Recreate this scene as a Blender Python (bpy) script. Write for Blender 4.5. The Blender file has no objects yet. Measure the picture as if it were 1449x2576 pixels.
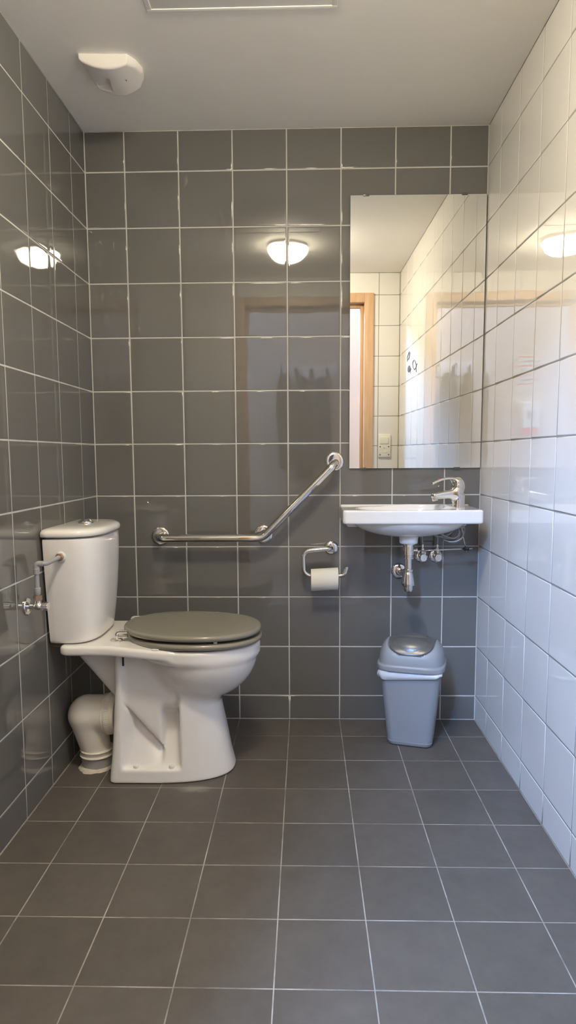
import bpy, math, random
import numpy as np
from mathutils import Vector

random.seed(4); RNG = np.random.RandomState(7)
PI = math.pi
C = bpy.context.scene.collection
scene = bpy.context.scene

# room, in metres: X right from the left wall, Y into the room (rear wall at 0), Z up
W, H, LY = 1.485, 2.241, -2.05
T = 0.2
X0, Z0, YL, YR = 0.148, 0.098, 0.1525, 0.1635

# ------------------------------------------------------------------ materials
def nodes_of(m):
    m.use_nodes = True
    nt = m.node_tree
    return nt, nt.nodes, nt.links, nt.nodes['Principled BSDF']

def mat(name, col, rough=0.4, metal=0.0, coat=0.0, spec=0.5, emit=None, estr=0.0, noise=0.0, nscale=20.0,
        bump=0.0, bscale=60.0, sss=0.0, trans=0.0, bdist=0.001, rvar=0.0):
    m = bpy.data.materials.new(name)
    nt, N, L, P = nodes_of(m)
    P.inputs['Base Color'].default_value = (*col, 1)
    P.inputs['Roughness'].default_value = rough
    P.inputs['Metallic'].default_value = metal
    P.inputs['Coat Weight'].default_value = coat
    P.inputs['Coat Roughness'].default_value = 0.04
    P.inputs['Specular IOR Level'].default_value = spec
    P.inputs['Subsurface Weight'].default_value = sss
    P.inputs['Subsurface Radius'].default_value = (0.01, 0.008, 0.006)
    P.inputs['Transmission Weight'].default_value = trans
    if emit:
        P.inputs['Emission Color'].default_value = (*emit, 1)
        P.inputs['Emission Strength'].default_value = estr
    tc = N.new('ShaderNodeTexCoord')
    if noise:
        t = N.new('ShaderNodeTexNoise'); t.inputs['Scale'].default_value = nscale; t.inputs['Detail'].default_value = 5
        L.new(tc.outputs['Object'], t.inputs['Vector'])
        r = N.new('ShaderNodeMapRange')
        r.inputs['From Min'].default_value = .3; r.inputs['From Max'].default_value = .7
        r.inputs['To Min'].default_value = 1 - noise; r.inputs['To Max'].default_value = 1 + noise
        L.new(t.outputs['Fac'], r.inputs['Value'])
        x = N.new('ShaderNodeMix'); x.data_type = 'RGBA'; x.blend_type = 'MULTIPLY'; x.inputs['Factor'].default_value = 1
        x.inputs['A'].default_value = (*col, 1)
        L.new(r.outputs['Result'], x.inputs['B'])
        L.new(x.outputs['Result'], P.inputs['Base Color'])
        if rvar:
            r2 = N.new('ShaderNodeMapRange')
            r2.inputs['From Min'].default_value = .3; r2.inputs['From Max'].default_value = .7
            r2.inputs['To Min'].default_value = rough - rvar; r2.inputs['To Max'].default_value = rough + rvar
            L.new(t.outputs['Fac'], r2.inputs['Value']); L.new(r2.outputs['Result'], P.inputs['Roughness'])
    if bump:
        t = N.new('ShaderNodeTexNoise'); t.inputs['Scale'].default_value = bscale; t.inputs['Detail'].default_value = 3
        L.new(tc.outputs['Object'], t.inputs['Vector'])
        b = N.new('ShaderNodeBump'); b.inputs['Strength'].default_value = bump; b.inputs['Distance'].default_value = bdist
        L.new(t.outputs['Fac'], b.inputs['Height']); L.new(b.outputs['Normal'], P.inputs['Normal'])
    return m

def tile_mat(name, col, rough, vary, mottle=0.0, wob=0.0, wscale=25.0, spec=0.5, fine=0.0, finescale=300.0, stain=None):
    """glazed tile: small colour change from tile to tile, mottling, wavy glaze"""
    m = bpy.data.materials.new(name)
    nt, N, L, P = nodes_of(m)
    P.inputs['Roughness'].default_value = rough
    P.inputs['Specular IOR Level'].default_value = spec
    g = N.new('ShaderNodeNewGeometry'); tc = N.new('ShaderNodeTexCoord')
    r = N.new('ShaderNodeMapRange'); r.inputs['To Min'].default_value = 1 - vary; r.inputs['To Max'].default_value = 1 + vary
    L.new(g.outputs['Random Per Island'], r.inputs['Value'])
    x = N.new('ShaderNodeMix'); x.data_type = 'RGBA'; x.blend_type = 'MULTIPLY'; x.inputs['Factor'].default_value = 1
    x.inputs['A'].default_value = (*col, 1); L.new(r.outputs['Result'], x.inputs['B'])
    out = x.outputs['Result']
    if mottle:
        t = N.new('ShaderNodeTexNoise'); t.inputs['Scale'].default_value = 14; t.inputs['Detail'].default_value = 8
        t.inputs['Roughness'].default_value = .7
        L.new(tc.outputs['Object'], t.inputs['Vector'])
        r2 = N.new('ShaderNodeMapRange'); r2.inputs['From Min'].default_value = .3; r2.inputs['From Max'].default_value = .7
        r2.inputs['To Min'].default_value = 1 - mottle; r2.inputs['To Max'].default_value = 1 + mottle
        L.new(t.outputs['Fac'], r2.inputs['Value'])
        y = N.new('ShaderNodeMix'); y.data_type = 'RGBA'; y.blend_type = 'MULTIPLY'; y.inputs['Factor'].default_value = 1
        L.new(out, y.inputs['A']); L.new(r2.outputs['Result'], y.inputs['B']); out = y.outputs['Result']
    if stain:
        gp = N.new('ShaderNodeMapping'); gp.inputs['Location'].default_value = (-stain[0] * 11, -stain[1] * 30, 0); gp.inputs['Scale'].default_value = (11, 30, 1)
        L.new(g.outputs['Position'], gp.inputs['Vector'])
        ln_ = N.new('ShaderNodeVectorMath'); ln_.operation = 'LENGTH'; L.new(gp.outputs['Vector'], ln_.inputs[0])
        t3 = N.new('ShaderNodeTexNoise'); t3.inputs['Scale'].default_value = 22; t3.inputs['Detail'].default_value = 6
        L.new(g.outputs['Position'], t3.inputs['Vector'])
        sb = N.new('ShaderNodeMath'); sb.operation = 'SUBTRACT'; L.new(t3.outputs['Fac'], sb.inputs[0]); L.new(ln_.outputs['Value'], sb.inputs[1])
        r4 = N.new('ShaderNodeMapRange'); r4.inputs['From Min'].default_value = -.25; r4.inputs['From Max'].default_value = .5
        r4.inputs['To Max'].default_value = .42; L.new(sb.outputs['Value'], r4.inputs['Value'])
        z_ = N.new('ShaderNodeMix'); z_.data_type = 'RGBA'; z_.inputs['B'].default_value = (.42, .41, .38, 1)
        L.new(r4.outputs['Result'], z_.inputs['Factor']); L.new(out, z_.inputs['A']); out = z_.outputs['Result']
    L.new(out, P.inputs['Base Color'])
    last = None
    if wob:
        t = N.new('ShaderNodeTexNoise'); t.inputs['Scale'].default_value = wscale; t.inputs['Detail'].default_value = 1
        L.new(tc.outputs['Object'], t.inputs['Vector'])
        b = N.new('ShaderNodeBump'); b.inputs['Strength'].default_value = 1.0; b.inputs['Distance'].default_value = wob
        L.new(t.outputs['Fac'], b.inputs['Height']); last = b
    if fine:
        t = N.new('ShaderNodeTexNoise'); t.inputs['Scale'].default_value = finescale; t.inputs['Detail'].default_value = 2
        L.new(tc.outputs['Object'], t.inputs['Vector'])
        b = N.new('ShaderNodeBump'); b.inputs['Strength'].default_value = 1.0; b.inputs['Distance'].default_value = fine
        L.new(t.outputs['Fac'], b.inputs['Height'])
        if last: L.new(last.outputs['Normal'], b.inputs['Normal'])
        last = b
    if last: L.new(last.outputs['Normal'], P.inputs['Normal'])
    return m

def grout_mat(name, c1, c2, scale=7.0, lo=.35, hi=.65):
    m = bpy.data.materials.new(name)
    nt, N, L, P = nodes_of(m)
    P.inputs['Roughness'].default_value = .85; P.inputs['Specular IOR Level'].default_value = .2
    tc = N.new('ShaderNodeTexCoord'); t = N.new('ShaderNodeTexNoise'); t.inputs['Scale'].default_value = scale
    t.inputs['Detail'].default_value = 6; t.inputs['Roughness'].default_value = .65
    L.new(tc.outputs['Object'], t.inputs['Vector'])
    r = N.new('ShaderNodeValToRGB'); r.color_ramp.elements[0].position = lo; r.color_ramp.elements[1].position = hi
    r.color_ramp.elements[0].color = (*c1, 1); r.color_ramp.elements[1].color = (*c2, 1)
    L.new(t.outputs['Fac'], r.inputs['Fac']); L.new(r.outputs['Color'], P.inputs['Base Color'])
    return m

def wood_mat(name, c1, c2):
    m = bpy.data.materials.new(name)
    nt, N, L, P = nodes_of(m)
    P.inputs['Roughness'].default_value = .42
    tc = N.new('ShaderNodeTexCoord'); mp = N.new('ShaderNodeMapping'); mp.inputs['Scale'].default_value = (18, 18, 1.6)
    L.new(tc.outputs['Object'], mp.inputs['Vector'])
    t = N.new('ShaderNodeTexNoise'); t.inputs['Scale'].default_value = 3.2; t.inputs['Detail'].default_value = 7
    L.new(mp.outputs['Vector'], t.inputs['Vector'])
    r = N.new('ShaderNodeValToRGB'); r.color_ramp.elements[0].position = .3; r.color_ramp.elements[1].position = .7
    r.color_ramp.elements[0].color = (*c1, 1); r.color_ramp.elements[1].color = (*c2, 1)
    L.new(t.outputs['Fac'], r.inputs['Fac']); L.new(r.outputs['Color'], P.inputs['Base Color'])
    return m

DARK = (.136, .132, .124)
M = {}
M['dark_tile'] = tile_mat('dark_glazed_tile', DARK, .022, .03, wob=.00018, wscale=13, fine=.0000035, finescale=190, spec=.8)
M['white_tile'] = tile_mat('white_glazed_tile', (.745, .73, .70), .018, .012, wob=.00018, wscale=13, fine=.000003, finescale=190, spec=.6)
M['floor_tile'] = tile_mat('matt_floor_tile', (.097, .086, .075), .5, .06, mottle=.13, wob=0, spec=.4, fine=.00018, finescale=420, stain=(.46, -.572))
M['dark_grout'] = grout_mat('light_grey_grout', (.47, .46, .43), (.57, .56, .525), 9)
M['white_grout'] = grout_mat('mid_grey_grout', (.25, .245, .23), (.34, .335, .315), 9)
M['floor_grout'] = grout_mat('dirty_floor_grout', (.16, .15, .135), (.44, .42, .38), 5, .36, .66)
M['ceiling'] = mat('ceiling_paint', (.93, .905, .835), .7, spec=.3, noise=.015, nscale=3, bump=.12, bscale=260)
M['ceramic'] = mat('white_ceramic', (.84, .825, .79), .09, coat=.6, spec=.5)
M['chrome'] = mat('polished_chrome', (.78, .77, .75), .045, 1.0)
M['steel'] = mat('polished_steel', (.80, .79, .765), .06, 1.0)
M['seat'] = mat('taupe_seat_lacquer', (.235, .222, .180), .24, spec=.5, coat=.25)
M['rubber'] = mat('white_bumper_rubber', (.72, .71, .68), .5)
M['black'] = mat('black_plastic', (.012, .012, .014), .4)
M['bolt'] = mat('dark_steel_bolt', (.07, .065, .06), .4, .8)
M['pvc'] = mat('white_pvc', (.76, .73, .65), .24, spec=.5)
M['grey_pvc'] = mat('grey_pvc_socket', (.36, .36, .36), .5, noise=.06, nscale=30)
M['mastic'] = mat('cream_mastic', (.62, .58, .48), .7, noise=.12, nscale=40, bump=.5, bscale=70)
M['grey_pipe'] = mat('grey_plastic_pipe', (.33, .33, .345), .42)
M['brass'] = mat('dull_brass', (.36, .25, .17), .42, .65)
M['paper'] = mat('tissue_paper', (.80, .78, .70), .95, spec=.1, bump=.5, bscale=90)
M['bin'] = mat('silver_grey_plastic', (.285, .295, .31), .36, spec=.45, noise=.015, nscale=8, bump=.05, bscale=300)
M['bin_flap'] = mat('dark_grey_plastic', (.105, .102, .094), .28, spec=.5)
M['liner'] = mat('white_polythene', (.64, .65, .66), .35, sss=.2, bump=.35, bscale=40)
M['mirror'] = mat('mirror_silver', (.90, .90, .875), .0, 1.0)
M['mirror_edge'] = mat('mirror_glass_edge', (.10, .13, .12), .15)
M['clip'] = mat('dull_steel_clip', (.12, .12, .12), .35, .6)
M['sensor'] = mat('off_white_plastic', (.80, .77, .73), .45)
M['sensor_dot'] = mat('grey_lens', (.30, .29, .27), .4)
M['wood'] = wood_mat('beech_wood', (.52, .325, .185), (.62, .41, .25))
M['socket'] = mat('ivory_plastic', (.78, .76, .68), .35)
M['socket_hole'] = mat('grey_screw', (.10, .10, .09), .4)
M['plaster'] = mat('cream_hall_paint', (.66, .56, .47), .8, spec=.2)
M['hall_floor'] = mat('hall_floor_vinyl', (.20, .18, .16), .5, noise=.05)
M['hose'] = mat('clear_grey_hose', (.40, .405, .41), .25, .35)
M['red'] = mat('red_plastic', (.62, .03, .03), .35)
M['sticker'] = mat('dark_grey_vinyl', (.05, .05, .05), .4)
M['lamp'] = mat('opal_lamp', (.85, .82, .75), .3, emit=(1.0, .885, .665), estr=90.0)
M['lamp_base'] = mat('white_lamp_base', (.8, .78, .74), .4)
M['pane'] = mat('daylight_pane', (.6, .7, .9), .2, emit=(.30, .52, 1.0), estr=265.0)
M['window_frame'] = mat('white_window_frame', (.75, .74, .72), .4)
M['board'] = mat('white_board', (.80, .79, .77), .4)
M['coat_a'] = mat('charcoal_cloth', (.035, .035, .040), .9, noise=.2, nscale=30)
M['coat_b'] = mat('brown_cloth', (.13, .085, .06), .9, noise=.2, nscale=30)
M['coat_c'] = mat('navy_cloth', (.03, .04, .07), .9, noise=.2, nscale=30)
M['sheet'] = mat('white_paper_sheet', (.80, .79, .77), .7)
M['grey_ink'] = mat('grey_print', (.25, .25, .25), .7)

# ------------------------------------------------------------------ object helpers
def tag(o, label, cat, group=None):
    o['label'] = label; o['category'] = cat
    if group: o['group'] = group
    return o

def thing(name, loc, label, cat, group=None):
    o = bpy.data.objects.new(name, None); o.empty_display_size = .05
    o.location = loc; C.objects.link(o)
    return tag(o, label, cat, group)

def org(o):
    v = Vector((0, 0, 0))
    while o is not None:
        v = v + Vector(o.location); o = o.parent
    return v

def add(name, V, F, m, parent=None, smooth=True, loc=None, auto=None):
    """one mesh object; V in world metres"""
    V = np.asarray(V, float)
    base = np.array(org(parent)) if parent is not None else np.zeros(3)
    off = np.array(loc, float) if loc is not None else base
    me = bpy.data.meshes.new(name)
    me.from_pydata((V - off).tolist(), [], [tuple(f) for f in F])
    me.validate(); me.update()
    if smooth: me.polygons.foreach_set('use_smooth', [True] * len(me.polygons))
    mm = m if isinstance(m, (list, tuple)) else [m]
    for q in mm: me.materials.append(q)
    o = bpy.data.objects.new(name, me); C.objects.link(o)
    o.location = (off - base) if parent is not None else off
    if parent is not None: o.parent = parent
    if auto is not None and smooth:
        me.set_sharp_from_angle(angle=math.radians(auto))
    return o

def struct(o):
    o['kind'] = 'structure'; return o

def join(*parts):
    V, F, n = [], [], 0
    for v, f in parts:
        V.append(np.asarray(v, float)); F += [tuple(i + n for i in q) for q in f]; n += len(v)
    return np.concatenate(V), F

def box(x0, x1, y0, y1, z0, z1):
    V = [(x, y, z) for x in (x0, x1) for y in (y0, y1) for z in (z0, z1)]
    F = [(0, 1, 3, 2), (4, 6, 7, 5), (0, 4, 5, 1), (2, 3, 7, 6), (0, 2, 6, 4), (1, 5, 7, 3)]
    return np.array(V), F

def rbox(x0, x1, y0, y1, z0, z1, r=.003, seg=3):
    """box with rounded edges"""
    import bmesh
    bm = bmesh.new()
    V, F = box(x0, x1, y0, y1, z0, z1)
    vs = [bm.verts.new(v) for v in V]
    for f in F: bm.faces.new([vs[i] for i in f])
    bmesh.ops.recalc_face_normals(bm, faces=bm.faces[:])
    bmesh.ops.bevel(bm, geom=bm.edges[:], offset=r, segments=seg, affect='EDGES', profile=.5)
    bm.verts.index_update()
    V = np.array([v.co[:] for v in bm.verts]); F = [tuple(v.index for v in f.verts) for f in bm.faces]
    bm.free()
    return V, F

def frame_from(t):
    t = t / np.linalg.norm(t)
    a = np.array([0, 0, 1.]) if abs(t[2]) < .9 else np.array([1., 0, 0])
    u = np.cross(a, t); u /= np.linalg.norm(u)
    return u, np.cross(t, u)

def fillet(P, r, n=8):
    P = [np.array(p, float) for p in P]; out = [P[0]]
    rr = r if isinstance(r, (list, tuple)) else [r] * (len(P) - 2)
    for i in range(1, len(P) - 1):
        a, b, c = P[i - 1], P[i], P[i + 1]
        d1 = (a - b) / np.linalg.norm(a - b); d2 = (c - b) / np.linalg.norm(c - b)
        ang = math.acos(np.clip(d1 @ d2, -1, 1))
        if ang > PI - .02 or rr[i - 1] <= 0: out.append(b); continue
        L = min(rr[i - 1] / math.tan(ang / 2), .48 * np.linalg.norm(a - b), .48 * np.linalg.norm(c - b))
        R = L * math.tan(ang / 2)
        bis = (d1 + d2) / np.linalg.norm(d1 + d2)
        cen = b + bis * (R / math.sin(ang / 2))
        s = b + d1 * L - cen; e = b + d2 * L - cen
        w = math.acos(np.clip(s @ e / (R * R), -1, 1))
        for k in range(n + 1):
            t = k / n
            out.append(cen + (math.sin((1 - t) * w) * s + math.sin(t * w) * e) / math.sin(w))
    out.append(P[-1])
    return out

def tube(P, r, seg=24, cap=True, sy=1.0):
    """sweep along the points; r a number or one per point; parallel transport"""
    P = [np.array(p, float) for p in P]; n = len(P)
    R = list(r) if isinstance(r, (list, tuple, np.ndarray)) else [r] * n
    Tn = []
    for i in range(n):
        t = (P[min(i + 1, n - 1)] - P[max(i - 1, 0)]); Tn.append(t / np.linalg.norm(t))
    u, v = frame_from(Tn[0]); V, F = [], []
    for i in range(n):
        if i:
            ax = np.cross(Tn[i - 1], Tn[i]); s = np.linalg.norm(ax)
            if s > 1e-9:
                ax /= s; th = math.asin(min(1, s)) if Tn[i - 1] @ Tn[i] > 0 else PI - math.asin(min(1, s))
                rot = lambda q: q * math.cos(th) + np.cross(ax, q) * math.sin(th) + ax * (ax @ q) * (1 - math.cos(th))
                u, v = rot(u), rot(v)
        for k in range(seg):
            a = 2 * PI * k / seg
            V.append(P[i] + R[i] * (math.cos(a) * u + sy * math.sin(a) * v))
    for i in range(n - 1):
        for k in range(seg):
            a, b = i * seg + k, i * seg + (k + 1) % seg
            F.append((a, b, b + seg, a + seg))
    if cap:
        F.append(tuple(range(seg - 1, -1, -1))); F.append(tuple((n - 1) * seg + k for k in range(seg)))
    return np.array(V), F

def lathe(prof, c, axis=(0, 0, 1), seg=40):
    """prof: (radius, height) pairs along axis from c"""
    ax = np.array(axis, float); ax /= np.linalg.norm(ax)
    u, v = frame_from(ax); c = np.array(c, float); V, F = [], []
    n = len(prof)
    for r, h in prof:
        for k in range(seg):
            a = 2 * PI * k / seg
            V.append(c + ax * h + max(r, 1e-5) * (math.cos(a) * u + math.sin(a) * v))
    for i in range(n - 1):
        for k in range(seg):
            a, b = i * seg + k, i * seg + (k + 1) % seg
            F.append((a, b, b + seg, a + seg))
    F.append(tuple(range(seg - 1, -1, -1))); F.append(tuple((n - 1) * seg + k for k in range(seg)))
    return np.array(V), F

def loft(loops, cap0=True, cap1=True):
    n = len(loops[0]); V = np.concatenate([np.asarray(l, float) for l in loops]); F = []
    for i in range(len(loops) - 1):
        for k in range(n):
            a, b = i * n + k, i * n + (k + 1) % n
            F.append((a, b, b + n, a + n))
    if cap0: F.append(tuple(range(n - 1, -1, -1)))
    if cap1: F.append(tuple((len(loops) - 1) * n + k for k in range(n)))
    return V, F

def rrect(hw, hd, r, n=8):
    out = []
    for cx, cy, a0 in ((hw - r, hd - r, 0), (-hw + r, hd - r, PI / 2), (-hw + r, -hd + r, PI), (hw - r, -hd + r, 3 * PI / 2)):
        for k in range(n + 1):
            a = a0 + PI / 2 * k / n
            out.append((cx + r * math.cos(a), cy + r * math.sin(a)))
    return np.array(out)

# ---- signed distance modelling: evaluate on a grid, surface nets, then slide the points onto the surface
def smin(a, b, k):
    h = np.clip(.5 + .5 * (b - a) / k, 0, 1); return b * (1 - h) + a * h - k * h * (1 - h)
def smax(a, b, k): return -smin(-a, -b, k)
def s_box(x, y, z, c, h, r=0.0):
    qx, qy, qz = np.abs(x - c[0]) - h[0] + r, np.abs(y - c[1]) - h[1] + r, np.abs(z - c[2]) - h[2] + r
    return np.sqrt(np.maximum(qx, 0)**2 + np.maximum(qy, 0)**2 + np.maximum(qz, 0)**2) + np.minimum(np.maximum(qx, np.maximum(qy, qz)), 0) - r
def s_ell(x, y, z, c, s):
    k0 = np.sqrt(((x - c[0]) / s[0])**2 + ((y - c[1]) / s[1])**2 + ((z - c[2]) / s[2])**2)
    k1 = np.sqrt(((x - c[0]) / s[0]**2)**2 + ((y - c[1]) / s[1]**2)**2 + ((z - c[2]) / s[2]**2)**2)
    return k0 * (k0 - 1) / np.maximum(k1, 1e-6)
def s_cap(x, y, z, a, b, ra, rb=None):
    rb = ra if rb is None else rb
    a, b = np.array(a, float), np.array(b, float); d = b - a
    t = np.clip(((x - a[0]) * d[0] + (y - a[1]) * d[1] + (z - a[2]) * d[2]) / (d @ d), 0, 1)
    return np.sqrt((x - a[0] - t * d[0])**2 + (y - a[1] - t * d[1])**2 + (z - a[2] - t * d[2])**2) - (ra + (rb - ra) * t)
def s_poly(px, py, pts):
    pts = np.array(pts, float); n = len(pts)
    d = np.full(np.broadcast(px, py).shape, 1e9); s = np.ones_like(d)
    for i in range(n):
        a, b = pts[i], pts[i - 1]; e = b - a
        wx, wy = px - a[0], py - a[1]
        t = np.clip((wx * e[0] + wy * e[1]) / (e @ e), 0, 1)
        d = np.minimum(d, (wx - e[0] * t)**2 + (wy - e[1] * t)**2)
        c1 = py >= a[1]; c2 = py < b[1]; c3 = e[0] * wy > e[1] * wx
        flip = (c1 & c2 & c3) | (~c1 & ~c2 & ~c3)
        s = np.where(flip, -s, s)
    return s * np.sqrt(d)

def sdf_mesh(f, lo, hi, h):
    lo, hi = np.array(lo, float), np.array(hi, float)
    n = np.ceil((hi - lo) / h).astype(int) + 1
    ax = [lo[i] + h * np.arange(n[i]) for i in range(3)]
    X, Y, Z = np.meshgrid(*ax, indexing='ij')
    D = f(X, Y, Z)
    S = D < 0
    cnt = np.zeros(tuple(n - 1), int); acc = np.zeros(tuple(n - 1) + (3,)); ec = np.zeros(tuple(n - 1))
    corners = [(i, j, k) for i in (0, 1) for j in (0, 1) for k in (0, 1)]
    sl = lambda c: tuple(slice(c[i], n[i] - 1 + c[i]) for i in range(3))
    for a in corners:
        for d in range(3):
            if a[d]: continue
            b = list(a); b[d] = 1
            da, db = D[sl(a)], D[sl(b)]
            cr = (da < 0) != (db < 0)
            t = np.where(cr, da / np.where(cr, da - db, 1), 0)
            ec += cr
            for q in range(3):
                acc[..., q] += np.where(cr, a[q] + (t if q == d else 0), 0)
    act = ec > 0
    idx = -np.ones(act.shape, int); idx[act] = np.arange(act.sum())
    cell = np.argwhere(act)
    V = lo + h * (cell + acc[act] / ec[act][:, None])
    F = []
    for d in range(3):
        s0 = [slice(1, n[i] - 1) for i in range(3)]; s0[d] = slice(0, n[d] - 1)
        s1 = list(s0); s1[d] = slice(1, n[d])
        A, B = S[tuple(s0)], S[tuple(s1)]
        for sgn in (0, 1):
            w = np.argwhere((A & ~B) if sgn == 0 else (~A & B))
            if not len(w): continue
            base = w.copy()
            for i in range(3):
                if i != d: base[:, i] += 1
            e1, e2 = (d + 1) % 3, (d + 2) % 3
            def cid(o1, o2):
                q = base.copy(); q[:, e1] -= o1; q[:, e2] -= o2
                return idx[q[:, 0], q[:, 1], q[:, 2]]
            q = np.stack([cid(1, 1), cid(0, 1), cid(0, 0), cid(1, 0)], 1)
            if sgn: q = q[:, ::-1]
            F.append(q)
    F = np.concatenate(F)
    e = h * .05
    for it in range(4):
        x, y, z = V[:, 0], V[:, 1], V[:, 2]
        d0 = f(x, y, z)
        g = np.stack([f(x + e, y, z) - f(x - e, y, z), f(x, y + e, z) - f(x, y - e, z), f(x, y, z + e) - f(x, y, z - e)], 1) / (2 * e)
        g2 = np.maximum((g * g).sum(1), .05)
        st = np.clip(d0 / g2, -h * .5, h * .5)
        V = V - g * st[:, None] * .9
    return V, F.tolist()

def sdf(name, f, lo, hi, h, m, parent):
    V, F = sdf_mesh(f, lo, hi, h)
    return add(name, V, F, m, parent)

# ------------------------------------------------------------------ tiled surfaces
def tiled(name, O, U, V_, N_, ul, vl, tm, gm, gap=.0023, depth=.0013, edge=.0022, tilt=.0016, hole=None, clip=None, thick=.08):
    """tiles between the grout lines ul x vl on the plane O + u*U + v*V_ (N_ = outward), bedded in a grout slab"""
    O, U, V_, N_ = [np.array(q, float) for q in (O, U, V_, N_)]
    Vs, Ns, Fs, Mi = [], [], [], []
    def rect(u0, u1, v0, v1):
        if u1 - u0 < .012 or v1 - v0 < .012: return
        tu, tv = RNG.normal(0, tilt, 2); n0 = len(Vs)
        cu, cv = (u0 + u1) / 2, (v0 + v1) / 2
        for ins, dh, nb in ((0, -depth, .80), (edge * .28, -depth * .42, .62), (edge * .62, -depth * .12, .3), (edge, 0, .05), (edge * 3.2, 0.0, 0)):
            for a, b in ((u0 + ins, v0 + ins), (u1 - ins, v0 + ins), (u1 - ins, v1 - ins), (u0 + ins, v1 - ins)):
                hh = dh + (tu * (a - cu) + tv * (b - cv)) * (1 if dh > -depth else 0)
                Vs.append(O + U * a + V_ * b + N_ * hh)
                su, sv = np.sign(a - cu), np.sign(b - cv)
                Ns.append(N_ - tu * U - tv * V_)
        for r in range(4):
            for k in range(4):
                a, b = n0 + r * 4 + k, n0 + r * 4 + (k + 1) % 4
                Fs.append((a, b, b + 4, a + 4)); Mi.append(0)
        Fs.append((n0 + 16, n0 + 17, n0 + 18, n0 + 19)); Mi.append(0)
    for i in range(len(ul) - 1):
        for j in range(len(vl) - 1):
            u0, u1, v0, v1 = ul[i] + gap, ul[i + 1] - gap, vl[j] + gap, vl[j + 1] - gap
            if hole:
                a0, a1, b0, b1 = hole
                if u0 < a1 and u1 > a0 and v0 < b1 and v1 > b0:
                    if u0 < a0: rect(u0, a0, v0, v1)
                    if u1 > a1: rect(a1, u1, v0, v1)
                    if v1 > b1: rect(max(u0, a0), min(u1, a1), b1, v1)
                    continue
            rect(u0, u1, v0, v1)
    # grout slab(s)
    ex = 0 if hole else .012
    def slab(u0, u1, v0, v1):
        n0 = len(Vs)
        for hh in (-depth, -thick):
            for a, b in ((u0 - ex, v0 - ex), (u1 + ex, v0 - ex), (u1 + ex, v1 + ex), (u0 - ex, v1 + ex)): Vs.append(O + U * a + V_ * b + N_ * hh); Ns.append(N_)
        for q in ((0, 1, 2, 3), (7, 6, 5, 4), (0, 4, 5, 1), (1, 5, 6, 2), (2, 6, 7, 3), (3, 7, 4, 0)):
            Fs.append(tuple(n0 + k for k in q)); Mi.append(1)
    u0, u1, v0, v1 = ul[0], ul[-1], vl[0], vl[-1]
    if hole:
        a0, a1, b0, b1 = hole
        slab(u0, a0, v0, v1); slab(a1, u1, v0, v1); slab(a0, a1, b1, v1)
    else: slab(u0, u1, v0, v1)
    me = bpy.data.meshes.new(name)
    Vw = np.array(Vs); c = (Vw.min(0) + Vw.max(0)) / 2
    # winding: make sure faces look along N_
    flip = np.dot(np.cross(U, V_), N_) < 0
    me.from_pydata((Vw - c).tolist(), [], [f[::-1] if flip else f for f in Fs])
    me.materials.append(tm); me.materials.append(gm)
    me.polygons.foreach_set('material_index', Mi)
    sm = [mi == 0 for mi in Mi]
    me.polygons.foreach_set('use_smooth', sm)
    me.update()
    # smooth rounded glaze edges: exact normals on the flat, averaged on the bevel
    fn = np.array([p.normal[:] for p in me.polygons]); ar = np.array([p.area for p in me.polygons])
    vn = np.zeros_like(Vw)
    for p in me.polygons:
        if Mi[p.index] == 0:
            for v in p.vertices: vn[v] += fn[p.index] * (1e4 if len(me.polygons) and ar[p.index] > .0001 else 1) * ar[p.index]
    ln = []
    for p in me.polygons:
        for v in p.vertices:
            q = vn[v] if Mi[p.index] == 0 else fn[p.index]
            ln.append((q / (np.linalg.norm(q) + 1e-12)).tolist())
    me.normals_split_custom_set(ln)
    o = bpy.data.objects.new(name, me); o.location = c; C.objects.link(o)
    return struct(o)

def lines(start, first, step, end):
    out = [start]; q = first
    while q < end - .004:
        if q > start + .004: out.append(q)
        q += step
    return out + [end]

# ------------------------------------------------------------------ the room
zl = lines(0, Z0, T, H)
tiled('wall_rear', (0, 0, 0), (1, 0, 0), (0, 0, 1), (0, -1, 0), lines(0, X0, T, W), zl, M['dark_tile'], M['dark_grout'])
tiled('wall_left', (0, 0, 0), (0, -1, 0), (0, 0, 1), (1, 0, 0), lines(0, YL, T, -LY), zl, M['dark_tile'], M['dark_grout'])
tiled('wall_right', (W, 0, 0), (0, -1, 0), (0, 0, 1), (-1, 0, 0), lines(0, YR, T, -LY), zl, M['white_tile'], M['white_grout'], gap=.0021)
DX0, DX1, DZ = .395, 1.246, 2.047           # doorway
tiled('wall_front', (0, LY, 0), (1, 0, 0), (0, 0, 1), (0, 1, 0), lines(0, W - .141 - 6 * T, T, W), zl, M['white_tile'], M['white_grout'], gap=.0021,
      hole=(DX0 - .03, DX1 + .03, 0, DZ + .03), thick=.12)
tiled('floor', (0, 0, 0), (1, 0, 0), (0, -1, 0), (0, 0, 1), lines(0, X0, T, W), lines(0, YR, T, -LY), M['floor_tile'], M['floor_grout'],
      gap=.0014, depth=.0006, edge=.0012, tilt=.0005, thick=.06)
struct(add('ceiling', *box(0, W, LY, 0, H, H + .06), M['ceiling'], smooth=False))

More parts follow.
